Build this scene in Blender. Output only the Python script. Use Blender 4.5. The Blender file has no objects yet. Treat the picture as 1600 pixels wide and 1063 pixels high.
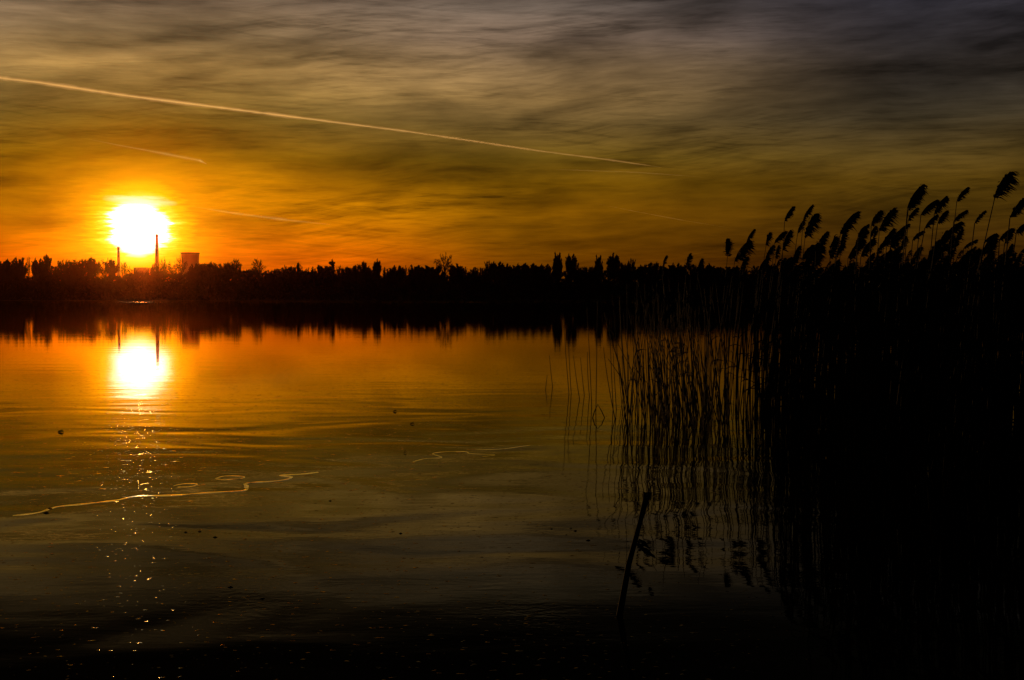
import bpy, math, random
from mathutils import Vector, Matrix

R = random.Random(7)
scene = bpy.context.scene
COL = scene.collection

# ------------------------------------------------------------------ camera
F = 2222.0            # focal length in photo pixels (50 mm on a 36 mm sensor)
HOR = 467.0           # horizon line of the photo
CAMZ = 1.6
PITCH = math.atan((531.5 - HOR) / F)
cp, sp = math.cos(PITCH), math.sin(PITCH)

cam_data = bpy.data.cameras.new("camera")
cam_data.sensor_width = 36.0
cam_data.lens = F * 36.0 / 1600.0
cam_data.clip_start = 0.1
cam_data.clip_end = 250000.0
cam = bpy.data.objects.new("camera", cam_data)
cam.location = (0, 0, CAMZ)
cam.rotation_euler = (math.pi / 2 - PITCH, 0, 0)
COL.objects.link(cam)
scene.camera = cam


def ray(x, y):
    a, b = (x - 800.0) / F, -(y - 531.5) / F
    return Vector((a, cp + sp * b, -sp + cp * b))


def P(x, y, D):
    """point of the place seen at photo pixel x, y, D metres ahead"""
    d = ray(x, y)
    return Vector((0, 0, CAMZ)) + d * (D / d.y)


def dist_of_row(y):
    """how far away the water is that shows at photo row y"""
    d = ray(800, y)
    return d.y * CAMZ / -d.z


# ------------------------------------------------------------------ small helpers
def lin(r, g, b):
    def f(c):
        c /= 255.0
        return c / 12.92 if c <= 0.04045 else ((c + 0.055) / 1.055) ** 2.4
    return (f(r), f(g), f(b), 1.0)


class MB:
    def __init__(self):
        self.v, self.f = [], []

    def tube(self, pts, rad, n=5, cap=True):
        base = len(self.v)
        m = len(pts)
        up0 = Vector((0.31, 0.77, 0.55)).normalized()
        for i, p in enumerate(pts):
            t = (pts[min(i + 1, m - 1)] - pts[max(i - 1, 0)])
            if t.length < 1e-9:
                t = Vector((0, 0, 1))
            t.normalize()
            s = t.cross(up0)
            if s.length < 1e-4:
                s = t.cross(Vector((1, 0, 0)))
            s.normalize()
            u = s.cross(t)
            r = rad[i] if not isinstance(rad, (int, float)) else rad
            for k in range(n):
                a = 2 * math.pi * k / n
                self.v.append(p + s * (math.cos(a) * r) + u * (math.sin(a) * r))
        for i in range(m - 1):
            for k in range(n):
                a, b = base + i * n + k, base + i * n + (k + 1) % n
                self.f.append((a, a + n, b + n, b))
        if cap:
            self.f.append(tuple(base + k for k in range(n)))
            self.f.append(tuple(base + (m - 1) * n + k for k in range(n))[::-1])

    def spindle(self, p, d, ln, w, bend=None):
        """a small tapering three-sided sliver"""
        d = d.normalized()
        s = d.cross(Vector((0.2, 0.9, 0.4)))
        if s.length < 1e-4:
            s = d.cross(Vector((1, 0, 0)))
        s.normalize()
        u = s.cross(d)
        mid = p + d * (ln * 0.5)
        end = p + d * ln
        if bend is not None:
            mid = mid + bend * (ln * 0.25)
            end = end + bend * ln
        b = len(self.v)
        self.v.append(p)
        for k in range(3):
            a = 2.0944 * k
            self.v.append(mid + s * (math.cos(a) * w) + u * (math.sin(a) * w))
        self.v.append(end)
        for k in range(3):
            a, c = b + 1 + k, b + 1 + (k + 1) % 3
            self.f.append((b, c, a))
            self.f.append((a, c, b + 4))

    def ribbon(self, pts, wid, side):
        """a leaf blade with a folded midrib, so that it has depth"""
        b = len(self.v)
        m = len(pts)
        for i, p in enumerate(pts):
            t = (pts[min(i + 1, m - 1)] - pts[max(i - 1, 0)]).normalized()
            s = t.cross(side).normalized()
            n = s.cross(t).normalized()
            w = wid * (1 - (i / (m - 1)) ** 1.6) + wid * 0.04
            if i == 0:
                w *= 0.5
            self.v += [p + s * w, p - n * (w * 0.45), p - s * w]
        for i in range(m - 1):
            for k in range(2):
                a = b + i * 3 + k
                self.f.append((a, a + 1, a + 4, a + 3))

    def box(self, lo, hi):
        b = len(self.v)
        for z in (lo[2], hi[2]):
            self.v += [Vector((lo[0], lo[1], z)), Vector((hi[0], lo[1], z)), Vector((hi[0], hi[1], z)), Vector((lo[0], hi[1], z))]
        for f in ((3, 2, 1, 0), (4, 5, 6, 7), (0, 1, 5, 4), (1, 2, 6, 5), (2, 3, 7, 6), (3, 0, 4, 7)):
            self.f.append(tuple(b + k for k in f))

    def lathe(self, prof, n=32, c=(0, 0), cap=True):
        b = len(self.v)
        for r, z in prof:
            for k in range(n):
                a = 2 * math.pi * k / n
                self.v.append(Vector((c[0] + r * math.cos(a), c[1] + r * math.sin(a), z)))
        for i in range(len(prof) - 1):
            for k in range(n):
                a, d = b + i * n + k, b + i * n + (k + 1) % n
                self.f.append((a, d, d + n, a + n))
        if cap:
            self.f.append(tuple(b + k for k in range(n))[::-1])
            self.f.append(tuple(b + (len(prof) - 1) * n + k for k in range(n)))

    def mesh(self, name, mat, smooth=False):
        me = bpy.data.meshes.new(name)
        me.from_pydata([tuple(v) for v in self.v], [], self.f)
        me.update()
        if mat is not None:
            me.materials.append(mat)
        if smooth:
            me.polygons.foreach_set("use_smooth", [True] * len(me.polygons))
        return me

    def build(self, name, mat, parent=None, smooth=False, loc=None):
        o = bpy.data.objects.new(name, self.mesh(name, mat, smooth))
        COL.objects.link(o)
        o.parent = parent
        if loc is not None:
            o.location = loc
        return o


def tag(o, label=None, cat=None, group=None, kind=None):
    if label:
        o["label"] = label
    if cat:
        o["category"] = cat
    if group:
        o["group"] = group
    if kind:
        o["kind"] = kind
    return o


def thing(name, label, cat, loc, group=None):
    o = bpy.data.objects.new(name, None)
    o.empty_display_size = 0.2
    o.location = loc
    COL.objects.link(o)
    return tag(o, label, cat, group)


def copy_tree(o, parent=None):
    c = o.copy()
    COL.objects.link(c)
    c.parent = parent
    for ch in list(o.children):
        copy_tree(ch, c)
    return c


# ------------------------------------------------------------------ materials
def new_mat(name):
    m = bpy.data.materials.new(name)
    m.use_nodes = True
    nt = m.node_tree
    nt.nodes.clear()
    out = nt.nodes.new("ShaderNodeOutputMaterial")
    return m, nt, out


def rough_mat(name, c1, c2, scale, rough=0.85, bump=0.3, stretch=(1, 1, 1)):
    m, nt, out = new_mat(name)
    N, L = nt.nodes.new, nt.links.new
    tc = N("ShaderNodeTexCoord")
    mp = N("ShaderNodeMapping")
    mp.inputs["Scale"].default_value = stretch
    L(tc.outputs["Object"], mp.inputs["Vector"])
    no = N("ShaderNodeTexNoise")
    no.inputs["Scale"].default_value = scale
    no.inputs["Detail"].default_value = 5
    L(mp.outputs[0], no.inputs["Vector"])
    rp = N("ShaderNodeValToRGB")
    rp.color_ramp.elements[0].position, rp.color_ramp.elements[1].position = 0.3, 0.7
    rp.color_ramp.elements[0].color, rp.color_ramp.elements[1].color = c1, c2
    L(no.outputs["Fac"], rp.inputs[0])
    b = N("ShaderNodeBsdfPrincipled")
    b.inputs["Roughness"].default_value = rough
    b.inputs["Specular IOR Level"].default_value = 0.2
    L(rp.outputs[0], b.inputs["Base Color"])
    if bump:
        bp = N("ShaderNodeBump")
        bp.inputs["Strength"].default_value = bump
        L(no.outputs["Fac"], bp.inputs["Height"])
        L(bp.outputs[0], b.inputs["Normal"])
    L(b.outputs[0], out.inputs[0])
    return m


def c4(r, g, b):
    return (r, g, b, 1.0)


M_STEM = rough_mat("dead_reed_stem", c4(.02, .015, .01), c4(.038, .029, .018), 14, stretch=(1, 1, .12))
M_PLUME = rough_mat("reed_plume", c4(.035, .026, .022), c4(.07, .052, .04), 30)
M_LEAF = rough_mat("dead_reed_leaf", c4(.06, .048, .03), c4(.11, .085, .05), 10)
M_BARK = rough_mat("bark", c4(.035, .03, .025), c4(.08, .068, .055), 3, stretch=(1, 1, .3))
M_TWIG = rough_mat("twigs", c4(.03, .025, .02), c4(.065, .053, .042), 1.5)
M_WOODLAND = rough_mat("woodland", c4(.028, .024, .018), c4(.06, .05, .036), .12)
M_SOIL = rough_mat("shore_soil", c4(.05, .042, .028), c4(.1, .085, .055), .35)
M_CONC = rough_mat("weathered_concrete", c4(.22, .21, .2), c4(.34, .33, .31), .06, stretch=(1, 1, .25))
M_CONC_DARK = rough_mat("sooty_concrete", c4(.09, .085, .08), c4(.16, .155, .15), .2)
M_STEEL = rough_mat("painted_steel", c4(.12, .11, .1), c4(.2, .19, .18), .4, rough=.5)
M_WET = rough_mat("wet_wood", c4(.004, .003, .002), c4(.01, .008, .006), 18, rough=1.0, stretch=(1, 1, .2))
M_LITTER = rough_mat("dead_leaf", c4(.04, .03, .02), c4(.08, .06, .035), 25)
M_FEATHER = rough_mat("dark_feathers", c4(.02, .02, .02), c4(.05, .05, .05), 5)

# ------------------------------------------------------------------ sky (world)
SUNPX = (217.0, 357.0)
sd = ray(*SUNPX).normalized()
SUN_AZ, SUN_EL = math.atan2(sd.x, sd.y), math.asin(sd.z)

world = bpy.data.worlds.new("World")
scene.world = world
world.use_nodes = True
wn = world.node_tree
wn.nodes.clear()
WN, WL = wn.nodes.new, wn.links.new


def setin(node, i, v):
    if v is None:
        return
    if hasattr(v, "is_output"):
        WL(v, node.inputs[i])
    else:
        node.inputs[i].default_value = v


def m_(op, a, b=None, c=None, clamp=False):
    n = WN("ShaderNodeMath")
    n.operation = op
    n.use_clamp = clamp
    setin(n, 0, a)
    setin(n, 1, b)
    setin(n, 2, c)
    return n.outputs[0]


def vec(x, y, z=0.0):
    n = WN("ShaderNodeCombineXYZ")
    setin(n, 0, x)
    setin(n, 1, y)
    setin(n, 2, z)
    return n.outputs[0]


def noise(v, scale, detail=4.0, rough=.5, dist=0.0, lac=2.0):
    n = WN("ShaderNodeTexNoise")
    n.inputs["Scale"].default_value = scale
    n.inputs["Detail"].default_value = detail
    n.inputs["Roughness"].default_value = rough
    n.inputs["Lacunarity"].default_value = lac
    n.inputs["Distortion"].default_value = dist
    WL(v, n.inputs["Vector"])
    return n.outputs["Fac"]


def ramp(fac, stops, interp="LINEAR"):
    n = WN("ShaderNodeValToRGB")
    n.color_ramp.interpolation = interp
    el = n.color_ramp.elements
    while len(el) < len(stops):
        el.new(0.5)
    for e, (p, c) in zip(el, stops):
        e.position = p
        e.color = c
    WL(fac, n.inputs[0])
    return n.outputs[0]


def mixc(fac, a, b, mode="MIX"):
    n = WN("ShaderNodeMix")
    n.data_type = "RGBA"
    n.blend_type = mode
    n.clamp_factor = True
    setin(n, 0, fac)
    for i, v in ((6, a), (7, b)):
        if hasattr(v, "is_output"):
            WL(v, n.inputs[i])
        else:
            n.inputs[i].default_value = v
    return n.outputs[2]


def smooth(v, lo, hi):
    n = WN("ShaderNodeMapRange")
    n.interpolation_type = "SMOOTHSTEP"
    WL(v, n.inputs[0])
    n.inputs[1].default_value = lo
    n.inputs[2].default_value = hi
    return n.outputs[0]


tc = WN("ShaderNodeTexCoord")
sx = WN("ShaderNodeSeparateXYZ")
WL(tc.outputs["Generated"], sx.inputs[0])
AZ = m_("MULTIPLY", m_("ARCTAN2", sx.outputs[0], sx.outputs[1]), 180 / math.pi)     # degrees, right is +
EL = m_("MULTIPLY", m_("ARCSINE", sx.outputs[2]), 180 / math.pi)
DU = m_("SUBTRACT", AZ, math.degrees(SUN_AZ))
DV = m_("SUBTRACT", EL, math.degrees(SUN_EL))
ADU = m_("ABSOLUTE", DU)

# cirrus patterns, all laid out over the dome in degrees
warp = noise(vec(m_("MULTIPLY", AZ, .09), m_("MULTIPLY", EL, .22)), 1.0, 3)
warp = m_("SUBTRACT", warp, .5)
ELW = m_("ADD", EL, m_("MULTIPLY", warp, 2.0))
ELW = m_("ADD", ELW, m_("MULTIPLY", AZ, -.035))
c_broad = noise(vec(m_("MULTIPLY", AZ, .13), m_("MULTIPLY", ELW, .55), 3.7), 1.0, 5, .55)
c_mid = noise(vec(m_("MULTIPLY", AZ, .33), m_("MULTIPLY", ELW, 1.5), 9.1), 1.0, 5, .52, .15)
c_fine = noise(vec(m_("MULTIPLY", AZ, .55), m_("MULTIPLY", ELW, 5.0), 1.3), 1.0, 5, .55, .1)

E = m_("DIVIDE", EL, 25.0, clamp=True)


def col_stops(lst):
    return [(max(0.0, e) / 25.0, lin(*c)) for e, c in lst]


near_sun = ramp(E, col_stops([(0, (205, 80, 0)), (1.5, (212, 90, 0)), (3.5, (202, 120, 0)), (4.6, (166, 102, 0)), (5.6, (126, 84, 3)),
                              (7, (96, 72, 20)), (8, (118, 90, 40)), (9, (146, 112, 60)), (10.3, (120, 96, 64)), (11.5, (106, 86, 66)), (12.6, (62, 50, 38)), (14, (22, 18, 14)), (16, (12, 10, 8)), (25, (7, 7, 6))]))
middle = ramp(E, col_stops([(0, (84, 39, 0)), (1.5, (96, 52, 0)), (3.5, (128, 80, 1)), (4.6, (122, 82, 3)), (5.6, (100, 74, 14)),
                            (7, (97, 75, 36)), (8, (126, 98, 56)), (9, (130, 103, 67)), (10.3, (112, 92, 74)), (11.5, (94, 81, 70)), (12.6, (42, 36, 30)), (14, (16, 14, 12)), (16, (10, 9, 8)), (25, (7, 7, 7))]))
right = ramp(E, col_stops([(0, (38, 17, 1)), (1.5, (46, 24, 2)), (3.5, (58, 39, 5)), (4.6, (68, 48, 8)), (5.6, (66, 50, 18)),
                           (7, (50, 42, 28)), (8, (48, 42, 34)), (9, (50, 44, 40)), (10.3, (52, 48, 51)), (11.5, (47, 45, 52)), (13, (28, 26, 26)), (16, (14, 13, 13)), (25, (8, 8, 9))]))
away = (0.0022, 0.0022, 0.003, 1.0)
sky = mixc(smooth(ADU, 1.5, 15.5), near_sun, middle)
sky = mixc(smooth(ADU, 12.0, 31.0), sky, right)
sky = mixc(smooth(ADU, 32.0, 70.0), sky, away)

# light through the cirrus: brighter and darker bands
mod = m_("ADD", m_("MULTIPLY", m_("SUBTRACT", c_broad, .5), 2.3), 1.0)
mod = m_("ADD", mod, m_("MULTIPLY", m_("SUBTRACT", c_mid, .5), 1.0))
mod = m_("ADD", mod, m_("MULTIPLY", m_("SUBTRACT", c_fine, .5), .4))
def ridge(v, sc, det, rg, ds, lo, hi):
    n = noise(v, sc, det, rg, ds)
    return smooth(m_("SUBTRACT", 1.0, m_("ABSOLUTE", m_("MULTIPLY", m_("SUBTRACT", n, .5), 4.0))), lo, hi)


# bright fibres of cirrus, in sheets
ELT = m_("ADD", m_("ADD", EL, m_("MULTIPLY", warp, 1.7)), m_("MULTIPLY", AZ, -.075))
ELT2 = m_("ADD", m_("ADD", EL, m_("MULTIPLY", warp, -1.2)), m_("MULTIPLY", AZ, .05))
sheet = smooth(noise(vec(m_("MULTIPLY", AZ, .09), m_("MULTIPLY", ELT, .32), 31.0), 1.0, 3), .38, .66)
fib1 = ridge(vec(m_("MULTIPLY", AZ, .10), m_("MULTIPLY", ELT, 1.25), 17.0), 1.0, 9, .66, .0, .4, 1.0)
fib2 = ridge(vec(m_("MULTIPLY", AZ, .16), m_("MULTIPLY", ELT2, 2.6), 23.0), 1.0, 9, .66, .0, .4, 1.0)
hair = m_("SUBTRACT", noise(vec(m_("MULTIPLY", AZ, .5), m_("MULTIPLY", ELT, 11.0), 41.0), 1.0, 7, .72), .5)
fib = m_("ADD", m_("MULTIPLY", fib1, .5), m_("MULTIPLY", fib2, .38))
mod = m_("ADD", mod, m_("MULTIPLY", fib, m_("ADD", m_("MULTIPLY", sheet, .9), .15)))
mod = m_("ADD", mod, m_("MULTIPLY", hair, m_("ADD", .25, m_("MULTIPLY", sheet, .75))))
mod = m_("SUBTRACT", mod, .27)
# the long pale wedge of cirrus above the contrail
wu = m_("DIVIDE", m_("ADD", AZ, 15.2), 4.6)
wv = m_("DIVIDE", m_("SUBTRACT", m_("SUBTRACT", EL, 9.35), m_("MULTIPLY", m_("ADD", AZ, 15.2), .14)), .42)
wedge = m_("SUBTRACT", 1.0, m_("ADD", m_("POWER", m_("ABSOLUTE", wu), 2.0), m_("POWER", m_("ABSOLUTE", m_("ADD", wv, m_("MULTIPLY", hair, 1.5))), 1.4)), clamp=True)
mod = m_("ADD", mod, m_("MULTIPLY", wedge, .55))
mod = m_("MAXIMUM", mod, .3)
vm = WN("ShaderNodeVectorMath")
vm.operation = "SCALE"
WL(sky, vm.inputs[0])
WL(mod, vm.inputs["Scale"])
sky = vm.outputs[0]

# the aureole round the sun, seen through streaky cloud
jit = m_("MULTIPLY", m_("SUBTRACT", noise(vec(m_("MULTIPLY", AZ, 1.1), m_("MULTIPLY", EL, 9.0), 51.0), 1.0, 4, .65), .5), 1.7)
jit2 = m_("MULTIPLY", m_("SUBTRACT", c_mid, .5), .9)
sgn = m_("DIVIDE", DU, m_("ADD", ADU, .25))
DUJ = m_("ADD", DU, m_("MULTIPLY", sgn, m_("ADD", jit, jit2)))
rr = m_("SQRT", m_("ADD", m_("POWER", DUJ, 2.0), m_("POWER", m_("MULTIPLY", DV, 1.06), 2.0)))
px = 360.0 / F / (2 * math.pi)      # one photo pixel in degrees
RM = 300 * px
aur = ramp(m_("DIVIDE", rr, RM, clamp=True), [
    (0.0, (5, 4.8, 4.5, 1)), (31 / 300, (3.6, 3.3, 2.9, 1)), (41 / 300, (1.75, 1.4, 1.0, 1)), (48 / 300, (1.15, .74, .05, 1)),
    (62 / 300, (.72, .4, .0, 1)), (85 / 300, (.36, .17, 0, 1)), (130 / 300, (.13, .05, 0, 1)), (200 / 300, (.025, .009, 0, 1)), (1.0, (0, 0, 0, 1))])
sky = mixc(1.0, sky, aur, "ADD")
# the thin bright cirrus band just over the sun
bu = m_("DIVIDE", m_("SUBTRACT", DU, 0.05), 1.45)
bv = m_("DIVIDE", m_("SUBTRACT", m_("ADD", DV, m_("ADD", m_("MULTIPLY", DU, .05), m_("MULTIPLY", jit, .22))), 1.07), .22)
band = m_("SUBTRACT", 1.0, m_("SQRT", m_("ADD", m_("POWER", bu, 2.0), m_("POWER", bv, 2.0))), clamp=True)
band = m_("MULTIPLY", band, m_("ADD", m_("MULTIPLY", c_fine, 1.6), .1))
sky = mixc(m_("MULTIPLY", band, 1.3, clamp=True), sky, (1.2, .95, .62, 1))

bg = WN("ShaderNodeBackground")
WL(sky, bg.inputs["Color"])
bg.inputs["Strength"].default_value = 1.0
nish = WN("ShaderNodeTexSky")
nish.sky_type = "NISHITA"
nish.sun_disc = False
nish.sun_elevation = SUN_EL
nish.sun_rotation = SUN_AZ
nish.dust_density = 4.0
bg2 = WN("ShaderNodeBackground")
WL(nish.outputs[0], bg2.inputs["Color"])
bg2.inputs["Strength"].default_value = 0.0004
add = WN("ShaderNodeAddShader")
WL(bg.outputs[0], add.inputs[0])
WL(bg2.outputs[0], add.inputs[1])
wo = WN("ShaderNodeOutputWorld")
WL(add.outputs[0], wo.inputs[0])

sun_data = bpy.data.lights.new("sun", "SUN")
sun_data.energy = 1.0
sun_data.angle = math.radians(0.53)
sun_data.color = (1.0, .5, .14)
sun = bpy.data.objects.new("sun", sun_data)
sun.rotation_euler = (-sd).to_track_quat("-Z", "Y").to_euler()
sun.location = (0, 0, 50)
COL.objects.link(sun)

scene.view_settings.view_transform = "Standard"
scene.view_settings.look = "None"
scene.view_settings.exposure = 0.0
scene.view_settings.gamma = 1.0

# ------------------------------------------------------------------ ground, water
SHORE = 1185.0


def sstep(a, b, x):
    t = max(0.0, min(1.0, (x - a) / (b - a)))
    return t * t * (3 - 2 * t)


def ground_h(x, y):
    # distance inside the lake
    wx = 900 + 40 * math.sin(y * .006)
    far = SHORE + 12 * math.sin(x * .011 + 1) + 5 * math.sin(x * .037)
    d = min(wx - abs(x), far - y, y - (2.2 + .25 * math.sin(x * .9) + .002 * x * x if abs(x) < 200 else 80))
    if d > 0:
        return -1.4 * sstep(0, 12, d) - .0
    if y < 100:
        return .12 + .25 * sstep(0, 6, -d)
    return .5 * sstep(0, 4, -d) + 17.0 * sstep(45, 110, -d) + 2 * sstep(150, 1200, -d)


xs = sorted(set([-5200, -3500, -2400, -1800, -1400] + list(range(-1100, 1101, 40)) + [1400, 1800, 2400, 3500, 5200] + [v * .5 for v in range(-24, 25)] + [-30, -20, 20, 30]))
ys = sorted(set([-4000, -1500, -400, -100, -30, -10, -4, -1, 0, 1, 1.5, 2, 2.5, 3, 3.5, 4, 5, 7, 10, 15, 25, 50, 80, 100, 140] + list(range(200, 1150, 90)) +
              list(range(1150, 1320, 4)) + [1350, 1400, 1500, 1700, 2000, 2400, 3000, 4000, 5200]))
g = MB()
for y in ys:
    for x in xs:
        g.v.append(Vector((x, y, ground_h(x, y))))
nx = len(xs)
for j in range(len(ys) - 1):
    for i in range(nx - 1):
        a = j * nx + i
        g.f.append((a, a + 1, a + nx + 1, a + nx))
tag(g.build("ground", M_SOIL, smooth=True), kind="structure")

# water
M_WATER, nt, out = new_mat("lake_water")
N, L = nt.nodes.new, nt.links.new
wn_save = (wn, WN, WL)
WN, WL = N, L            # the node helpers now write into the water material
geo = N("ShaderNodeNewGeometry")
sep = N("ShaderNodeSeparateXYZ")
L(geo.outputs["Position"], sep.inputs[0])
WX, WY = sep.outputs[0], sep.outputs[1]


def bump_layer(h, strength, dist, prev=None):
    b = N("ShaderNodeBump")
    b.inputs["Strength"].default_value = 1.0
    if hasattr(strength, "is_output"):
        L(strength, b.inputs["Strength"])
    else:
        b.inputs["Strength"].default_value = strength
    b.inputs["Distance"].default_value = dist
    L(h, b.inputs["Height"])
    if prev is not None:
        L(prev, b.inputs["Normal"])
    return b.outputs[0]


# long lazy swell, wind ripple and tiny capillary ripple, in metres
swell = noise(vec(m_("MULTIPLY", WX, .25), m_("MULTIPLY", WY, .9)), 1.0, 2, .5)
ripple = noise(vec(m_("MULTIPLY", WX, 1.2), m_("MULTIPLY", WY, 3.4), 5.0), 1.0, 3, .55, .3)
tiny = noise(vec(m_("MULTIPLY", WX, 16.0), m_("MULTIPLY", WY, 18.0), 2.0), 1.0, 2, .5)
patch = smooth(noise(vec(m_("MULTIPLY", WX, .9), m_("MULTIPLY", WY, .5), 7.0), 1.0, 3), .5, .72)
breeze = m_("MULTIPLY", smooth(WY, 640, 660), m_("SUBTRACT", 1.0, smooth(WY, 720, 760)))
n1 = bump_layer(swell, 1.0, .0022)
swirl = noise(vec(m_("MULTIPLY", WX, .42), m_("MULTIPLY", WY, .62), 21.0), 1.0, 1, .35, 1.0)
n1 = bump_layer(swirl, m_("SUBTRACT", 1.0, smooth(WY, 11, 30)), .017, n1)
n2 = bump_layer(ripple, m_("ADD", m_("SUBTRACT", .25, m_("MULTIPLY", smooth(WY, 30, 150), .13)), m_("MULTIPLY", breeze, .75)), .0035, n1)
spots = m_("MAXIMUM", m_("SUBTRACT", noise(vec(m_("MULTIPLY", WX, 20.0), m_("MULTIPLY", WY, 20.0), 4.0), 1.0, 1, .5), .685), 0.0)
near = m_("SUBTRACT", 1.0, smooth(WY, 20, 55))
n2 = bump_layer(ripple, breeze, .014, n2)
n3 = bump_layer(tiny, m_("MULTIPLY", near, m_("ADD", m_("MULTIPLY", patch, .5), .1)), .0011, n2)
n3 = bump_layer(spots, near, .011, n3)
spots2 = m_("MAXIMUM", m_("SUBTRACT", noise(vec(m_("MULTIPLY", WX, 8.0), m_("MULTIPLY", WY, 8.0), 14.0), 1.0, 2, .5), .65), 0.0)
n3 = bump_layer(m_("MULTIPLY", spots2, smooth(WY, 9.5, 13.0)), near, .014, n3)
fr = N("ShaderNodeFresnel")
fr.inputs["IOR"].default_value = 1.333
L(n3, fr.inputs["Normal"])
# reflection cut at steep angles more than real water, to darken the foreground
refl = ramp(fr.outputs[0], [(0.0, (0, 0, 0, 1)), (.24, (.04,) * 3 + (1,)), (.31, (.105,) * 3 + (1,)), (.41, (.215,) * 3 + (1,)), (.51, (.34,) * 3 + (1,)), (.66, (.60,) * 3 + (1,)), (.8, (.71,) * 3 + (1,)), (1.0, (1, 1, 1, 1))])
gl = N("ShaderNodeBsdfGlossy")
gl.inputs["Color"].default_value = (.97, .93, .58, 1)  # amber tint put into the reflection to warm and dim it
gl.inputs["Roughness"].default_value = 0.0
L(n3, gl.inputs["Normal"])
df = N("ShaderNodeBsdfDiffuse")
df.inputs["Color"].default_value = (.006, .005, .003, 1)
ms = N("ShaderNodeMixShader")
L(refl, ms.inputs[0])
L(df.outputs[0], ms.inputs[1])
L(gl.outputs[0], ms.inputs[2])
L(ms.outputs[0], out.inputs[0])
w = MB()
wxs = [-1200, -400, -100, -30, -10, 0, 10, 30, 100, 400, 1200]
wys = [-30, -5, 0, 5, 10, 20, 40, 100, 300, 700, 1230]
for y in wys:
    for x in wxs:
        w.v.append(Vector((x, y, 0)))
for j in range(len(wys) - 1):
    for i in range(len(wxs) - 1):
        a = j * len(wxs) + i
        w.f.append((a, a + 1, a + len(wxs) + 1, a + len(wxs)))
tag(w.build("water", M_WATER), kind="structure")

# ------------------------------------------------------------------ far trees
def tree_meshes(seed, kind):
    """trunk mesh and crown mesh of one bare tree, 1 m tall, foot at the origin"""
    r = random.Random(seed)
    tr, cr = MB(), MB()
    lean = Vector((r.uniform(-.04, .04), r.uniform(-.04, .04), 0))
    th = {"fan": .45, "round": .4, "spire": .8, "dense": .36, "shrub": .3}[kind]
    tr.tube([Vector((0, 0, -.02)), lean * .3 + Vector((0, 0, th * .5)), lean * .7 + Vector((0, 0, th)), lean + Vector((0, 0, min(.95, th + .3)))], [.026, .02, .016, .006], 6)
    wid = {"fan": .42, "round": .38, "spire": .2, "dense": .33, "shrub": .6}[kind]
    tw = {"fan": .010, "round": .016, "spire": .026, "dense": .026, "shrub": .022}[kind]

    if kind == "spire":
        for i in range(46):
            t = r.uniform(.16, .99)
            a = r.uniform(0, 6.28)
            ln = wid * (1.05 - t) * r.uniform(.75, 1.15) + .03
            d = Vector((math.cos(a), math.sin(a), r.uniform(.1, .6))).normalized()
            p = Vector((0, 0, t))
            cr.tube([p, p + d * ln], [.008, .003], 3, cap=False)
            for _ in range(9):
                dd = (d + Vector((r.gauss(0, .6), r.gauss(0, .6), r.gauss(0, .5)))).normalized()
                cr.spindle(p + d * ln * r.random(), dd, r.uniform(.05, .11), tw)
    else:
        # limbs fan out from the trunk to a lumpy egg-shaped outline
        cz, rz, rx = {"fan": (.73, .27, .42), "round": (.71, .29, .44), "dense": (.70, .30, .42), "shrub": (.64, .36, .52)}[kind]
        nb = {"fan": 34, "round": 44, "dense": 60, "shrub": 50}[kind]
        nt_ = {"fan": 16, "round": 34, "dense": 48, "shrub": 36}[kind]
        lump = [(Vector((r.gauss(0, 1), r.gauss(0, 1), r.gauss(.3, 1))).normalized(), r.uniform(-.3, .22)) for _ in range(7)]
        for i in range(nb):
            d = Vector((r.gauss(0, 1), r.gauss(0, 1), r.gauss(.35, .8))).normalized()
            k = 1.0 + sum(a * max(0, d.dot(v)) ** 4 for v, a in lump)
            k *= r.uniform(.7, 1.0)
            e = Vector((d.x * rx * k, d.y * rx * k, cz + d.z * rz * k)) + lean
            if kind != "fan":
                e = e.lerp(Vector((0, 0, cz)), .1)
            z0 = min(e.z - .08, th * r.uniform(.7, 1.3) + max(0, e.z - .6) * .5)
            p0 = Vector((0, 0, max(.05, z0))) + lean * z0
            mid = p0.lerp(e, .5) + Vector((r.gauss(0, .02), r.gauss(0, .02), r.uniform(.0, .06)))
            cr.tube([p0, mid, e], [.008, .004, .0015], 4, cap=False)
            ax = (e - mid).normalized()
            for _ in range(nt_):
                q = mid.lerp(e, r.uniform(-.3, 1.0))
                dd = (ax + Vector((r.gauss(0, .9), r.gauss(0, .9), r.gauss(.0, .6)))).normalized()
                cr.spindle(q, dd, r.uniform(.035, .09), tw * r.uniform(.55, 1.15))
    # normalise to 1 m tall
    zm = sorted(v.z for v in cr.v)[int(len(cr.v) * (.985 if kind == 'spire' else .96))]
    for v in cr.v:
        v *= 1.0 / zm
    return tr.mesh("trunk", M_BARK), cr.mesh("crown", M_TWIG)


TREES = {}
for k, n in (("fan", 3), ("round", 4), ("spire", 3), ("dense", 4), ("shrub", 4)):
    TREES[k] = [tree_meshes(100 + 17 * i + len(k) * 31, k) for i in range(n)]


def put_tree(xpx, top, kind, D=None, wpx=None, label=None, name="bare_tree", group="trees along the far wood line"):
    D = D or R.uniform(1196, 1235)
    base = P(xpx, 440, D)
    gz = ground_h(base.x, D)
    tz = P(xpx, top, D).z
    h = tz - gz
    t = thing(name, label, "tree", (base.x, D, gz), group)
    tm, cm = R.choice(TREES[kind])
    a = bpy.data.objects.new("trunk", tm)
    b = bpy.data.objects.new("crown", cm)
    for o in (a, b):
        COL.objects.link(o)
        o.parent = t
    sxy = h
    if wpx:
        w0 = max(v.co.x for v in cm.vertices) - min(v.co.x for v in cm.vertices)
        sxy = wpx / F * D / w0
    t.scale = (sxy, sxy, h)
    t.rotation_euler = (0, 0, R.choice((0, math.pi)) + R.uniform(-.3, .3))
    return t


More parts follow.
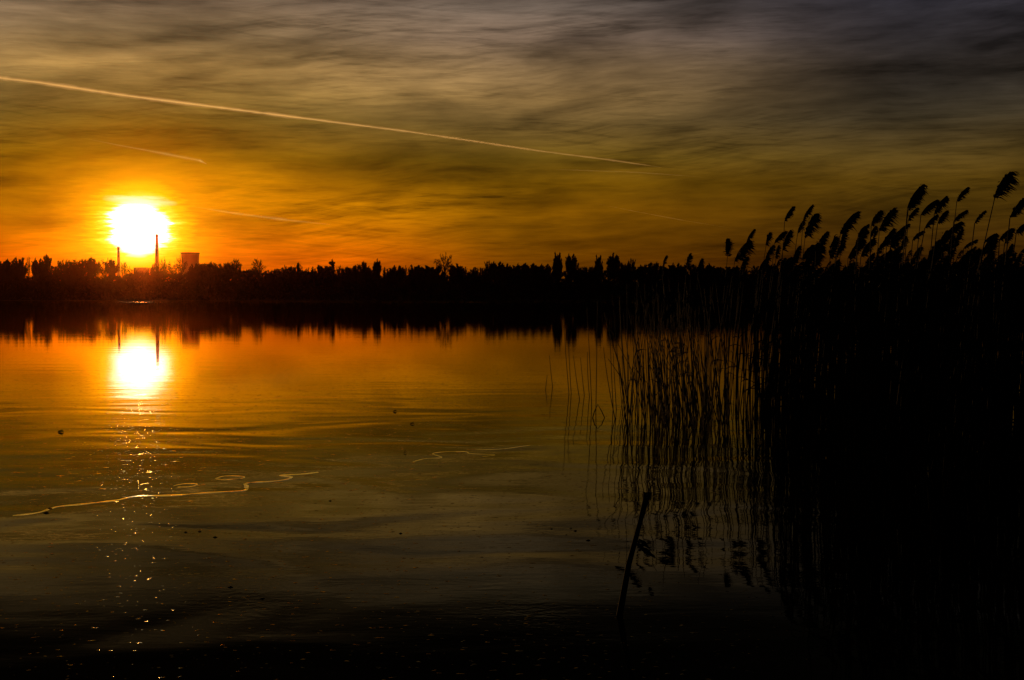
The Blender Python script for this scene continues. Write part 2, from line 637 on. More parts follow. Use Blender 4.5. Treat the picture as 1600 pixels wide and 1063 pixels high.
named_trees = [
    # x, top row, kind, width px, label
    (695, 400, "fan", 31, "tall round bare tree, the highest crown in the middle of the far wood line"),
    (405, 407, "fan", 25, "small fan-shaped bare tree alone right of the cooling tower, sky showing through it"),
    (518, 409, "spire", 19, "dark pointed tree between the lone fan-shaped tree and the tall round one"),
    (590, 412, "dense", 15, "dark narrow-crowned tree rising just left of the tall round bare tree"),
    (569, 413, "round", 24, "broad twiggy bare tree beside the dark narrow-crowned tree"),
    (465, 416, "shrub", 16, "short spiky bare tree left of the dark pointed tree"),
    (872, 402, "dense", 18, "taller narrower tree of the close dark pair in the far wood line"),
    (893, 405, "dense", 23, "broader tree of the close dark pair in the far wood line"),
    (936, 406, "dense", 16, "narrow upright tree standing alone right of the close pair of dense trees"),
    (960, 404, "dense", 23, "wide-topped dense tree just left of where the reed heads begin"),
    (987, 409, "round", 18, "thin twiggy bare tree right of the wide-topped dense tree"),
    (763, 412, "round", 18, "twiggy bare tree starting the even run of trees right of the tall round one"),
    (283, 404, "fan", 18, "thin lacy bare tree between the tall chimney and the cooling tower"),
    (255, 408, "fan", 14, "thin lacy bare tree just right of the tall chimney's foot"),
    (73, 403, "round", 20, "tallest twiggy tree of the dark clump at the far left of the wood line"),
    (45, 405, "fan", 8, "slender sprig-like tree poking above the dark clump at the far left"),
    (192, 412, "fan", 16, "thin lacy bare tree at the foot of the short chimney"),
    (367, 410, "round", 22, "twiggy bare tree at the right end of the trees beside the cooling tower"),
    (303, 419, "dense", 20, "rounded dark tree in front of the cooling tower's foot"),
]
for x, top, k, wpx, lab in named_trees:
    put_tree(x, top, k, wpx=wpx, label=lab)
others = [(4, 411, "dense"), (18, 409, "dense"), (32, 407, "dense"), (60, 408, "dense"), (84, 416, "round"), (99, 409, "round"), (110, 412, "shrub"), (122, 406, "fan"), (131, 407, "round"), (143, 406, "round"),
          (152, 408, "fan"), (165, 405, "fan"), (175, 408, "round"), (206, 417, "fan"), (240, 418, "shrub"), (247, 412, "fan"), (270, 411, "fan"), (312, 416, "dense"), (322, 413, "dense"), (333, 414, "shrub"), (345, 412, "round"), (355, 413, "round"),
          (388, 424, "shrub"), (425, 423, "shrub"), (436, 420, "shrub"), (447, 419, "shrub"), (456, 417, "round"), (480, 421, "shrub"), (493, 421, "shrub"), (505, 417, "dense"), (530, 419, "shrub"), (543, 418, "round"), (556, 415, "round"), (578, 420, "shrub"),
          (605, 421, "shrub"), (620, 417, "dense"), (636, 416, "fan"), (650, 417, "dense"), (663, 417, "dense"), (680, 418, "dense"), (712, 416, "dense"), (725, 421, "shrub"), (740, 418, "shrub"), (751, 419, "shrub"), (777, 412, "dense"), (789, 414, "dense"), (800, 417, "dense"),
          (815, 415, "dense"), (828, 414, "dense"), (841, 415, "dense"), (852, 415, "dense"), (913, 418, "shrub"), (925, 419, "shrub"), (975, 413, "dense"), (1000, 416, "round"), (1012, 414, "round"), (1025, 412, "round"), (1044, 418, "dense"), (1056, 415, "dense"), (1066, 415, "dense"), (1085, 415, "shrub"), (1102, 414, "dense"), (1115, 417, "dense"), (1130, 419, "shrub"), (1145, 418, "dense")]
for x, top, k in others:
    put_tree(x, top + (2.4 if x < 360 else 3.6) + R.uniform(-1.2, 1.2), k, wpx=R.uniform(24, 38), label="low bare tree merging with its neighbours in the even far wood line")
for i in range(22):
    x = 1160 + i * 21 + R.uniform(-5, 5)
    put_tree(x, R.uniform(416, 422), R.choice(("dense", "shrub", "round")), wpx=R.uniform(20, 30), label="far low bare tree half hidden behind the reed heads at the right", group="far trees behind the reeds")
for i in range(10):       # just outside the frame, for a step to the side
    for s in (-1, 1):
        x = 800 + s * (815 + i * 26 + R.uniform(-6, 6))
        put_tree(x, R.uniform(408, 419), R.choice(("dense", "round")), wpx=R.uniform(20, 30), label="low bare tree merging with its neighbours in the even far wood line")

wd = MB()
for i in range(30000):
    D = SHORE + 8 + abs(R.gauss(0, 30)) + 12 * R.random()
    xx = R.uniform(-900, 900)
    pxl = 800 + xx / D * F
    g0 = ground_h(xx, D)
    top = 23.5 + 2.2 * math.sin(xx * .021) + 1.6 * math.sin(xx * .083 + 2) + 1.2 * math.sin(xx * .31)
    z = g0 + (top - g0) * (R.random() ** .8)
    d = Vector((R.gauss(0, 1.2), R.gauss(0, 1.2), 1)).normalized()
    wd.spindle(Vector((xx, D, z - 3.0)), d, R.uniform(3.0, 5.5), R.uniform(.6, 1.5))
for i in range(16000):
    D = SHORE + 10 + abs(R.gauss(0, 25))
    xx = R.uniform(-900, 900)
    top = 23.6 + 2.0 * math.sin(xx * .021) + 1.2 * math.sin(xx * .083 + 2) + 1.5 * math.sin(xx * .31) + 1.0 * math.sin(xx * .77)
    d = Vector((R.gauss(0, .9), R.gauss(0, .9), 1)).normalized()
    ln = R.uniform(1.4, 3.4)
    wd.spindle(Vector((xx, D, top - ln - abs(R.gauss(0, 1.2)))), d, ln, R.uniform(.15, .5))
tag(wd.build("woodland_undergrowth", M_WOODLAND), "black mass of undergrowth and low trees along the far shore", kind="stuff")

# ------------------------------------------------------------------ power station, about 3 km away
DP = 3000.0


def chimney(x, top, wtop, wbot, label):
    b = P(x, 440, DP)
    gz = ground_h(b.x, DP)
    h = P(x, top, DP).z - gz
    r1, r2 = wtop / 2 / F * DP, wbot / 2 / F * DP
    t = thing("chimney", label, "chimney", (b.x, DP, gz), "chimneys of the power station")
    s = MB()
    s.lathe([(r2 * 1.15, -2), (r2, h * .25), ((r1 + r2) / 2, h * .6), (r1, h - 6)], 28)
    s.build("shaft", M_CONC, t, smooth=False)
    c = MB()
    c.lathe([(r1 * .8, h - 6), (r1 * 1.12, h - 5.8), (r1 * 1.12, h - .4), (r1 * .9, h), (r1 * .75, h - .1)], 28)
    c.build("rim", M_CONC_DARK, t)
    for k in (.45, .78):
        rr_ = r2 + (r1 - r2) * k
        q = MB()
        q.lathe([(rr_ * 1.0, h * k), (rr_ * 1.18, h * k + .1), (rr_ * 1.18, h * k + 1.2), (rr_ * 1.0, h * k + 1.3)], 28)
        q.build("platform", M_STEEL, t)
    return t


chimney(245.5, 366, 4.2, 6.6, "tall slim chimney standing against the right edge of the sun")
chimney(185.5, 386, 3.4, 5.4, "shorter slim chimney left of the sun")


def cooling_tower(x, top, half, label):
    b = P(x, 440, DP + 60)
    D = DP + 60
    gz = ground_h(b.x, D)
    h = P(x, top, D).z - gz
    r = half / F * D
    t = thing("cooling_tower", label, "cooling tower", (b.x, D, gz))
    s = MB()
    prof = []
    for i in range(15):
        z = i / 14
        rad = r * .93 * math.sqrt(1 + ((z - .72) / .72) ** 2 * (.62 if z < .72 else 1.0))
        prof.append((rad, 6 + (h - 8) * z))
    s.lathe(prof, 48, cap=False)
    s.lathe([(a * .97, z) for a, z in prof][::-1], 48, cap=False)
    s.build("shell", M_CONC, t, smooth=True)
    q = MB()
    rt = prof[-1][0]
    q.lathe([(rt * .95, h - 3), (rt * 1.02, h - 2.8), (rt * 1.02, h), (rt * .95, h)], 48, cap=False)
    q.build("rim", M_CONC_DARK, t)
    rb = prof[0][0]
    for k in range(18):
        a = 2 * math.pi * k / 18
        a2 = a + math.pi / 18
        c = MB()
        c.tube([Vector((rb * 1.05 * math.cos(a), rb * 1.05 * math.sin(a), -1)), Vector((rb * math.cos(a2), rb * math.sin(a2), 6.5))], .5, 6)
        c.build("column", M_CONC, t)
    return t


cooling_tower(297.5, 395, 14.2, "wide concrete cooling tower right of the tall chimney")
bb = P(221.5, 440, DP - 40)
gz = ground_h(bb.x, DP - 40)
hb = P(221.5, 418.5, DP - 40).z - gz
hw = 9.2 / F * DP
t = thing("boiler_house", "low flat-roofed plant building between the two chimneys under the sun", "building", (bb.x, DP - 40, gz))
s = MB()
s.box((-hw, -14, -1), (hw, 14, hb - 2.5))
s.build("wall", M_CONC_DARK, t)
s = MB()
s.box((-hw - .6, -14.6, hb - 2.5), (hw + .6, 14.6, hb))
s.build("roof", M_STEEL, t)
for k in (-.6, 0, .6):
    s = MB()
    s.box((hw * k - 2, -14.25, hb * .4), (hw * k + 2, -14.003, hb * .75))
    s.build("window", M_STEEL, t)
s = MB()
s.box((-hw * 2.3, -6, -1), (-hw - .603, 8, hb * .72))
s.build("annex", M_CONC_DARK, t)

# ------------------------------------------------------------------ contrails (thin cloud, 8 km up)
def cloud_mat(name, dens, g):
    m, nt, out = new_mat(name)
    v = nt.nodes.new("ShaderNodeVolumePrincipled")
    v.inputs["Color"].default_value = (.98, .96, .92, 1)
    v.inputs["Density"].default_value = dens
    v.inputs["Anisotropy"].default_value = g
    nt.links.new(v.outputs[0], out.inputs["Volume"])
    return m


def contrail(name, pts, dens, g, label, cat):
    H = 8000.0
    mb = MB()
    P3, rad = [], []
    rr = random.Random(len(pts) * 7 + int(dens * 1e6))
    for i in range(len(pts) - 1):
        x0, y0, w0 = pts[i]
        x1, y1, w1 = pts[i + 1]
        n = max(4, int(abs(x1 - x0) / 9))
        for k in range(n):
            t = k / n
            d = ray(x0 + (x1 - x0) * t, y0 + (y1 - y0) * t)
            s = (H - CAMZ) / d.z
            P3.append(Vector((0, 0, CAMZ)) + d * s)
            w = w0 + (w1 - w0) * t
            wob = .74 + .14 * math.sin((x0 + (x1 - x0) * t) * .043 + y0) * math.sin((x0 + (x1 - x0) * t) * .0171) + .06 * rr.uniform(-1, 1)
            rad.append(max(.12, w * wob) / 2 / F * s * d.length)
    c = P3[len(P3) // 2].copy()
    o = thing(name, label, cat, c)
    for nm, k, dk in (("core", .5, 1.0), ("veil", 1.0, .45), ("outer_veil", 1.9, .14)):
        mb = MB()
        mb.tube([p - c + Vector((0, 0, rr.uniform(-.08, .08) * q * k)) for p, q in zip(P3, rad)], [q * k * rr.uniform(.94, 1.06) for q in rad], 10)
        mb.build(nm, cloud_mat(name, dens * dk, g), o)
    return o


contrail("contrail", [(-260, 86, 9), (-100, 108, 7), (0, 122, 5.5), (60, 129, 5), (200, 150, 5), (420, 178, 4.5), (640, 206, 3.2), (850, 237, 2.6), (960, 251, 2.6), (1015, 259, 1.2), (1040, 263, .3)],
         .0034, .75, "long bright contrail slanting down across the left half of the sky", "contrail")
contrail("contrail", [(866, 265, .3), (900, 266, 1.6), (985, 269, 1.8), (1060, 274, 1.2), (1110, 278, .3)],
         .0016, .75, "short faint contrail just under the end of the long bright one", "contrail")
contrail("cloud_streak", [(130, 216, .5), (180, 226, 2.5), (250, 239, 4), (312, 251, 5), (326, 258, .6)],
         .00032, .75, "hooked golden cloud streak above the sun, below the long contrail", "cloud")
contrail("cloud_streak", [(300, 323, .8), (370, 334, 4), (450, 344, 4), (525, 352, .6)],
         .00022, .75, "thin orange cloud streak right of the sun, low in the sky", "cloud")
contrail("cloud_streak", [(930, 318, .4), (990, 330, 1.5), (1070, 345, 1.5), (1150, 358, .4)],
         .0003, .75, "very faint straight cloud streak low in the sky left of the reed heads", "cloud")

# ------------------------------------------------------------------ reeds
WIND = Vector((1, .12, 0)).normalized()


def plume_into(mb, A, T, r, sparse=1.0):
    """a one-sided, wind-blown reed plume from stem end A to its tip T"""
    ln = (T - A).length
    up = (T - A)
    fat, droop = r.uniform(.58, .98), r.uniform(.8, 1.9)
    ctrl = A.lerp(T, .5) + Vector((-ln * .13, r.uniform(-.05, .05) * ln, ln * .12))

    def ax(t):
        return A * (1 - t) ** 2 + ctrl * (2 * t * (1 - t)) + T * t ** 2

    mb.tube([ax(i / 6) for i in range(7)], [ln * .012 * (1 - i / 7) + ln * .004 for i in range(7)], 4)
    n = int(130 * sparse)
    for i in range(n):
        t = (i + r.random()) / n
        p = ax(t)
        tan = (ax(min(1, t + .02)) - ax(max(0, t - .02))).normalized()
        q = max(.2, math.sin(min(1.0, t * .88 + .06) * math.pi)) ** .7
        bl = ln * fat * (.12 + .52 * q * (1 - .3 * t)) * r.uniform(.6, 1.15)
        wv = r.uniform(-.12, .72)
        d = (tan * r.uniform(.35, .9) + WIND * wv + Vector((0, r.gauss(0, .38), r.uniform(-.45, .05)))).normalized()
        mb.spindle(p, d, bl, ln * r.uniform(.028, .05), bend=Vector((.12, 0, -.38 * droop * r.uniform(.4, 1.2))))
        if r.random() < .6:
            p2 = p + d * bl * r.uniform(.3, .7)
            d2 = (d + Vector((r.gauss(0, .3), r.gauss(0, .3), r.uniform(-.8, .0)))).normalized()
            mb.spindle(p2, d2, bl * r.uniform(.4, .6), ln * .016, bend=Vector((.1, 0, -.35)))


def stem_pts(B, A, r, n=8, sag=.03):
    L_ = (A - B).length
    c = B.lerp(A, .55) + Vector((r.uniform(-1, .4) * sag * L_, r.gauss(0, .02) * L_, 0))
    return [B * (1 - t) ** 2 + c * (2 * t * (1 - t)) + A * t ** 2 for t in [i / (n - 1) for i in range(n)]]


def leaf_into(mb, p, r, ln, wid):
    s = 1 if r.random() < .85 else -1
    d = Vector((s * r.uniform(.4, 1), r.gauss(0, .4), r.uniform(.1, .9))).normalized()
    pts, q = [], p.copy()
    for i in range(6):
        pts.append(q.copy())
        q = q + d * (ln / 5)
        d = (d + Vector((.05, 0, -.32 * r.uniform(.5, 1.4)))).normalized()
    mb.ribbon(pts, wid, Vector((0.15, -1, .3)))


def reed(B, A, T=None, label=None, group=None, r=None, rad=.0055, leaves=0, leaf_len=.3, sparse=1.0, kink=None):
    t = thing("reed", label, "reed", (B.x, B.y, 0), group)
    O = Vector((B.x, B.y, 0))
    root = Vector((0, 0, -.5))
    pts = stem_pts(B - O, A - O, r)
    if kink:
        pts[4:] = [p + kink * (i + 1) for i, p in enumerate(pts[4:])]
    pts = [pts[0] + (pts[0] - pts[1]).normalized() * .35] + pts
    mb = MB()
    m = len(pts)
    mb.tube(pts, [rad * (1.15 - .55 * i / (m - 1)) for i in range(m)], 5)
    mb.build("stem", M_STEM, t, smooth=True)
    if T is not None:
        pm = MB()
        plume_into(pm, A - O, T - O, r, sparse)
        pm.build("plume", M_PLUME, t)
    for k in range(leaves):
        lm = MB()
        leaf_into(lm, pts[r.randint(3, m - 2)], r, leaf_len * r.uniform(.6, 1.2), r.uniform(.005, .009))
        lm.build("leaf", M_LEAF, t)
    return t


G_HEADS = "plumed reeds standing against the sky"
# tip x,y ; stem end x,y ; label
Q = "plumed reed whose drooping head overlaps its neighbours low in the crowd"
heads = [
    (1577, 270, 1554, 311, "tallest reed of all, its long plume high in the sky near the right end"),
    (1441, 289, 1418, 325, "tall reed with a long full plume at the left of the highest cluster"),
    (1511.5, 293, 1495, 315, "slim reed with a short plume on a long leaning stem, left of the tallest"),
    (1601, 309, 1578, 341, "thick-plumed reed at the far right, just below the tallest reed"),
    (1539, 329.5, 1523, 349, "small-headed reed with an upright stem between the slim tall reed and the tallest reed"),
    (1239, 323, 1226, 346, "reed with a small blunt plume, left of the double-headed pair"),
    (1269, 321, 1255, 345, "reed with the upper pointed plume of the double-headed pair"),
    (1273, 335, 1258, 371, "reed with the broad ragged plume of the double-headed pair"),
    (1338, 332, 1313, 366, "reed with a long arched plume standing apart in the middle of the reed row"),
    (1177.7, 359, 1166, 382, "reed with the higher plume of the leftmost leaning cluster"),
    (1135.7, 375, 1136.6, 401, "leftmost plumed reed, thin and upright with a sparse head"),
    (1477, 308, 1460, 334, "reed with a tall pointed plume right of the highest cluster"),
    (1463, 312.5, 1439, 336, "reed with an arched plume between the two tall pointed plumes"),
    (1396, 326, 1374, 361, "reed with a broad bent plume left of the highest cluster"),
    (1375, 330, 1361.4, 353, "reed with a small triangular plume left of the broad bent one"),
    (1356, 351, 1342, 371.5, "reed with a narrow curled plume between the arched and the triangular plumes"),
    (1509, 329, 1490, 346.5, "reed with a ragged pointed plume right under the slim tall reed"),
    (1556, 365, 1538, 379, "reed with a bushy low plume under the tallest reed's stem"),
    (1202, 364, 1197, 384, "reed with a narrow upright plume left of the blunt-plumed reed"),
    (1226, 362, 1210, 380, "reed whose plume bends right under the small blunt one"),
    (1234, 361, 1223, 392, "reed with an upright oval plume below the small blunt one"),
    (1291, 363, 1275, 393, "reed with a wide leaning plume right of the double-headed pair"),
    (1268, 384, 1252, 407, "reed with a low leaning plume beneath the double-headed pair"),
    (1168.8, 377, 1148, 409, "reed with the lower long plume of the leftmost leaning cluster"),
    (1041, 400, 1036, 416, "short reed with a club-shaped head, first above the wood line from the left"),
    (1077, 398, 1073, 420, "short reed with a narrow dark head, second above the wood line from the left"),
    (1096, 405, 1091, 424, "short reed with a broken-looking head, third above the wood line from the left"),
    (1167, 402, 1157, 423, Q), (1207, 384, 1195, 411, Q), (1216, 384, 1212.6, 404, Q), (1255, 345, 1246.5, 364, Q),
    (1248, 385, 1241, 404, Q), (1279, 379, 1263, 411, Q), (1321.6, 357, 1314, 386, Q), (1304, 371, 1297, 404, Q),
    (1318, 379, 1305.5, 402, Q), (1350, 354, 1340, 373, Q), (1348, 375, 1325, 404, Q), (1236, 402, 1225, 414, Q),
    (1367, 354, 1360, 370, Q), (1437, 304, 1419, 329, Q), (1433, 325, 1419, 345, Q), (1477.6, 330, 1465, 350, Q),
    (1463, 336, 1445, 357, Q), (1501, 346.5, 1476, 371.5, Q), (1581, 357, 1561.6, 375, Q), (1600, 350, 1588, 364, Q),
    (1526, 375, 1506, 388, Q), (1420, 350, 1402.5, 364, Q), (1442, 361, 1426, 375, Q),
]
rq = random.Random(21)
for i in range(52):      # the lower crowd
    x = rq.uniform(1345, 1612) if i < 40 else rq.uniform(1185, 1345)
    y = rq.uniform(356, 408) if i < 40 else rq.uniform(385, 412)
    ln = rq.uniform(15, 30)
    heads.append((x, y, x - ln * rq.uniform(.25, .65), y + ln, Q))


def depth_at(x):
    return 22.5 - (x - 1030) / 570 * 10.5


rr_ = random.Random(5)
for tx, ty, ax_, ay, lab in heads:
    pl = math.hypot(tx - ax_, ty - ay)
    D = depth_at(tx) * rr_.uniform(.94, 1.08)
    A = P(ax_, ay, D)
    T = P(tx, ty, D + rr_.uniform(-.06, .1))
    lean = rr_.uniform(.02, .12) if tx > 1120 else rr_.uniform(-.06, .06)
    B = Vector((A.x - lean * A.z - .5 * .02 * A.z, A.y + rr_.uniform(-.2, .2), 0))
    if tx > 1540 and ty < 275:
        B.x = A.x - .2 * A.z
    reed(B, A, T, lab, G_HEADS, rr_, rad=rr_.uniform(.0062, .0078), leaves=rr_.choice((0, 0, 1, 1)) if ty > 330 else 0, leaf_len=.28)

# the loose stand at its left edge: thin stems in front of the bright water
S = "thin bare reed stem among many in the loose stand over the bright water"
G_STEMS = "thin reed stems in the loose stand"
edge = [  # top x,y ; foot x,y ; label
    (855, 586, 852.5, 609, "shortest reed stem at the very left of the loose stand, a bent stub"),
    (858.4, 555, 863.4, 605, "second stem from the left edge of the loose stand, short and bowed"),
    (880, 490, 889, 615.5, "tall thin stem, third from the left edge of the loose stand"),
    (887.6, 520, 892.5, 615.5, "thin stem close beside the third one, ending in a tiny bud"),
    (896, 555, 905.6, 624, "slanting short stem right of the two tall close ones"),
    (907, 559, 913, 618, "slanting stem with a sharp knee right of the first slanting one"),
    (918, 550, 921, 620, "short slanting stem touching the straight tall stem"),
    (917, 478, 924.5, 634, "straight tall stem left of the diamond of bent reed"),
    (934, 470, 931, 645, "straight tall stem passing behind the diamond of bent reed"),
    (943, 543, 961, 654.5, "strongly slanting stem right of the diamond of bent reed"),
    (952.5, 500, 958, 637, "tall stem crossing the strongly slanting one"),
    (958, 552, 963, 640, "short stem right of the tall crossing one"),
]
r3 = random.Random(11)
for tx, ty, bx, by, lab in edge:
    D = dist_of_row(by)
    B = P(bx, by, D)
    A = P(tx, ty, D)
    T = None
    if lab.startswith("straight tall") or "tiny bud" in lab:
        T = A + Vector((.05, 0, .14 if "straight" in lab else .07))
    reed(B, A, T, lab, G_STEMS, r3, rad=.0062, sparse=.5)

clusters = [(972, 9, 6), (990, 9, 12), (1005, 6, 12), (1024, 7, 18), (1042, 8, 24), (1060, 8, 22), (1078, 9, 24), (1098, 8, 24), (1109, 4, 8), (1127, 5, 10), (1137, 4, 8)]
pool = [c for c in clusters for _ in range(c[2])]
nst = 184
for i in range(nst):
    c = pool[int(i * len(pool) / nst)]
    bx = r3.gauss(c[0], c[1] * .75)
    by = r3.uniform(618, 668) + (bx - 960) * .06
    D = dist_of_row(by)
    hgt = r3.choice((r3.uniform(.6, 1.1), r3.uniform(1.2, 1.9), r3.uniform(1.2, 1.9)))
    B = P(bx, by, D)
    lean = r3.gauss(-.06, .09)
    A = B + Vector((lean * hgt, r3.gauss(0, .05) * hgt, hgt))
    T = None
    if hgt > 1.2 and r3.random() < .38:
        pl = r3.uniform(.12, .22)
        T = A + Vector((pl * r3.uniform(.2, .7), 0, pl * .9))
    kink = None
    if r3.random() < .22:
        kink = Vector((r3.choice((-1, 1)) * .03, 0, -.05))
    reed(B, A, T, S if T is None else "thin plumed reed in the loose stand, its small head dark against the far shore", G_STEMS if T is None else "small-headed reeds in the loose stand", r3,
         rad=r3.uniform(.005, .0075), leaves=1 if r3.random() < .15 else 0, leaf_len=.18, sparse=.7, kink=kink)

# the snapped reed that makes a diamond with its reflection
Dk = dist_of_row(653)
a, b, c = P(925.5, 655, Dk), P(934, 632, Dk), P(945, 653.5, Dk)
mb = MB()
mb.tube([a + (a - b) * .4, a, a.lerp(b, .5) + Vector((-.008, 0, 0)), b, b.lerp(c, .5) + Vector((.004, 0, 0.004)), c, c + (c - b) * .3], [.008, .008, .0075, .007, .007, .0065, .006], 5)
tag(mb.build("bent_reed", M_STEM), "snapped reed bent into a low peak that forms a diamond with its reflection", "reed")

# the dense bed behind and to the right: nobody could count it
rb = random.Random(3)
bed_s = MB()
for i in range(2500):
    xp = rb.uniform(1070, 1800)
    if rb.random() > sstep(1050, 1340, xp) ** 1.5:
        continue
    dmin = 10.0 + 8.5 * (1 - sstep(1120, 1330, xp))
    D = dmin + (25.0 - dmin) * rb.random() ** .8
    topy = rb.uniform(402, 432) if xp > 1340 else rb.uniform(412, 436)
    B = P(xp, HOR, D)
    B.z = 0
    h = P(xp, topy, D).z - rb.uniform(0, .25)
    if rb.random() < .25:
        h *= rb.uniform(.5, .9)
    lean = rb.gauss(.03, .06)
    A = B + Vector((lean * h, rb.gauss(0, .05), h))
    pts = stem_pts(B, A, rb, 5)
    pts[0] = pts[0] - Vector((0, 0, .3))
    bed_s.tube(pts, [.0072, .007, .0065, .006, .0035], 4, cap=False)
    if rb.random() < .22:
        pl = rb.uniform(.14, .24)
        plume_into(bed_s, A, A + Vector((pl * rb.uniform(.3, .7), 0, pl * .85)), rb, .35)
    for _ in range(rb.choice((0, 1, 1, 2))):
        leaf_into(bed_s, pts[rb.randint(1, 4)], rb, rb.uniform(.2, .4), rb.uniform(.006, .011))
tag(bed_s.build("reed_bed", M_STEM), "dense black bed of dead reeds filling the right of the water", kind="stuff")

# ------------------------------------------------------------------ stick in the shallows
Db = dist_of_row(962)
base = P(968, 962, Db)
topp = P(1009, 782, Db)
t = thing("branch", "thick leaning branch stuck in the shallow water in front of the reeds", "branch", (base.x, base.y, 0))
O = Vector((base.x, base.y, 0))
mid = base.lerp(topp, .45) + Vector((-.012, 0, .0))
mb = MB()
mb.tube([base - O + (base - topp) * .6, base - O, mid - O, base.lerp(topp, .8) - O + Vector((-.004, 0, 0)), topp - O, topp - O + Vector((.006, 0, .03))],
        [.018, .017, .0145, .012, .016, .021], 9)
mb.build("shaft", M_WET, t, smooth=True)
mb = MB()
q = base.lerp(topp, .62) - O
mb.spindle(q, Vector((.9, .2, -.55)), .11, .016, bend=Vector((.15, 0, -.2)))
mb.spindle(q + Vector((.01, 0, .03)), Vector((.6, .1, -.4)), .07, .014, bend=Vector((.1, 0, -.3)))
mb.spindle(q, Vector((1, .2, -.2)), .06, .01)
mb.build("side_shoot", M_WET, t)
mb = MB()
for k in range(5):
    a = 6.28 * k / 5
    mb.spindle(topp - O + Vector((.006, 0, .022)), Vector((math.cos(a) * .7 + .1, math.sin(a) * .7, .5)), .035, .01)
mb.build("splintered_end", M_WET, t)

# ------------------------------------------------------------------ floating bits
def floater(x, y, ln, label, name, up=0.0, cat="leaf"):
    D = dist_of_row(y)
    p = P(x, y, D)
    p.z = 0
    t = thing(name, label, cat, p)
    mb = MB()
    rr = random.Random(int(x * 7 + y))
    pts = [Vector((-ln / 2, 0, .004)), Vector((-ln * .2, ln * .1, .012)), Vector((ln * .2, -.02 * ln, .015)), Vector((ln / 2, .05 * ln, .006))]
    mb.tube(pts, [ln * .05, ln * .16, ln * .14, ln * .03], 6)
    mb.build("blade", M_LITTER, t)
    mb = MB()
    mb.spindle(pts[2], Vector((rr.uniform(-.4, .4), .1, 1)), max(.02, up), ln * .05, bend=Vector((.2, 0, 0)))
    mb.build("stalk", M_LITTER, t)


floater(95, 675.5, .075, "dark floating leaf on the water at the far left, below the sun's reflection", "floating_leaf", .03)
floater(644, 663, .055, "small dark curled leaf floating mid-lake, nearer of two close together", "floating_leaf", .02)
floater(617, 643.5, .055, "thin flat leaf floating mid-lake, farther of two close together", "floating_leaf", .015)
floater(633, 708.5, .03, "tiny dark seed head poking up from the water nearer than two floating leaves", "floating_seed_head", .035, "seed head")
for i, (x, y, ln) in enumerate([(862, 827, .04), (892, 826, .04), (899, 830, .05), (919, 845, .06), (885, 836, .03), (72, 802, .1), (78, 795, .07), (290, 832, .05), (312, 831, .05), (336, 840, .06), (516, 783, .05), (410, 936, .05), (360, 918, .06), (626, 834, .05)]):
    lab = "tiny dark leaf scrap floating on the near water"
    D = dist_of_row(y)
    p = P(x, y, D)
    p.z = 0
    ln *= .5
    mb = MB()
    mb.tube([Vector((-ln / 2, 0, .001)), Vector((0, ln * .1, .004)), Vector((ln / 2, 0, .001))], [ln * .04, ln * .16, ln * .04], 5)
    o = mb.build("leaf_scrap", M_LITTER, loc=p)
    o.rotation_euler.z = R.uniform(-.4, .4)
    tag(o, lab, "leaf", "leaf scraps floating on the near water")

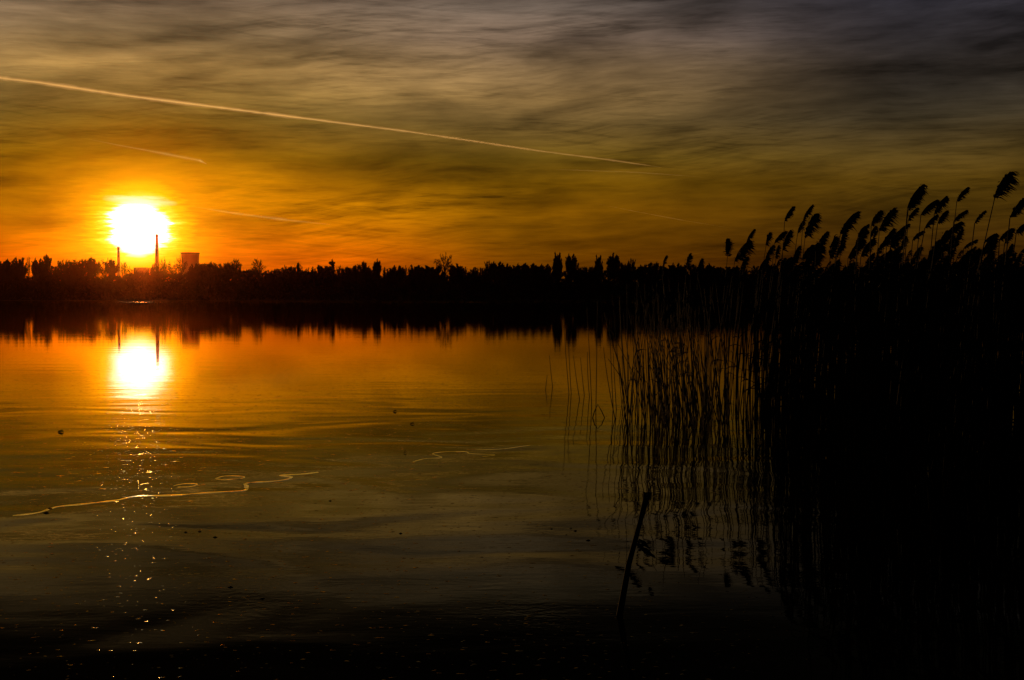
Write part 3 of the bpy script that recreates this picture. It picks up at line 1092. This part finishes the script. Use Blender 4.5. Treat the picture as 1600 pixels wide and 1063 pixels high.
# ------------------------------------------------------------------ film edges: low curved rims where a film lies on the water
def film_edge(pts, width, height, label):
    W = []
    for i in range(len(pts) - 1):
        p0, p1, p2, p3 = [Vector((q[0], q[1])) for q in (pts[max(i - 1, 0)], pts[i], pts[i + 1], pts[min(i + 2, len(pts) - 1)])]
        for k in range(8):
            t = k / 8
            q = .5 * ((2 * p1) + (p2 - p0) * t + (2 * p0 - 5 * p1 + 4 * p2 - p3) * t * t + (3 * p1 - p0 - 3 * p2 + p3) * t ** 3)
            d = dist_of_row(q.y)
            w = P(q.x, q.y, d)
            w.z = 0
            W.append(w)
    mb = MB()
    n = 9
    rr = random.Random(int(pts[0][0]))
    m = len(W)
    c = W[m // 2].copy()
    for i, p in enumerate(W):
        t = (W[min(i + 1, m - 1)] - W[max(i - 1, 0)]).normalized()
        s = Vector((-t.y * .3, t.x if abs(t.x) > .5 else math.copysign(.5, t.x), 0))
        fade = min(1, i / (m * .3), (m - 1 - i) / (m * .3)) * (.7 + .3 * math.sin(i * .53))
        wv = width * (.7 + .45 * math.sin(i * .37) ** 2 + .2 * rr.random())
        for k in range(n):
            u = k / (n - 1) * 2 - 1
            mb.v.append(p - c + s * (u * wv) + Vector((0, 0, .0006 + height * fade * (math.cos(u * math.pi) * .5 + .5))))
    for i in range(m - 1):
        for k in range(n - 1):
            a = i * n + k
            mb.f.append((a, a + 1, a + n + 1, a + n))
    o = mb.build("water_film_edge", M_WATER, smooth=True, loc=c)
    tag(o, label, "water film")


film_edge([(20, 806), (60, 801), (90, 792), (140, 787), (182, 782), (215, 776), (280, 774), (330, 770), (380, 767), (385, 760), (384, 756), (400, 754), (440, 751), (455, 746), (438, 743), (470, 741), (500, 738)], .045, .0018,
          "bright winding edge of a film across the water in the lower left")
film_edge([(336, 748), (352, 744), (380, 745), (376, 748), (350, 750), (338, 748)], .024, .001, "small bright loop of film edge above the winding one, on its right")
film_edge([(272, 759), (290, 756), (308, 757), (296, 761), (276, 761)], .024, .0009, "small bright oval of film left of the bright loop")
film_edge([(645, 722), (664, 717), (690, 715), (676, 709), (700, 706), (728, 706), (735, 709), (772, 711), (752, 714)], .026, .0005, "faint curled film edge on the water in the middle")
film_edge([(735, 702), (780, 702), (820, 697), (828, 696)], .024, .0006, "faint straight film edge right of the curled one")

# ------------------------------------------------------------------ air
LIGHT_HAZE = True
if LIGHT_HAZE:
    m, nt, out = new_mat("thin_evening_haze")
    v = nt.nodes.new("ShaderNodeVolumePrincipled")
    v.inputs["Color"].default_value = (.9, .22, .04, 1)
    v.inputs["Density"].default_value = 4.2e-6
    v.inputs["Anisotropy"].default_value = .98
    nt.links.new(v.outputs[0], out.inputs["Volume"])
    h = MB()
    h.box((-5300, -4100, -3), (5300, 5300, 175))
    tag(h.build("haze", m), "thin reddish evening haze over the lake", kind="stuff")

scene.cycles.use_denoising = True
scene.cycles.sample_clamp_indirect = 20.0
scene.cycles.sample_clamp_direct = 40.0
scene.cycles.volume_bounces = 0
scene.cycles.max_bounces = 6
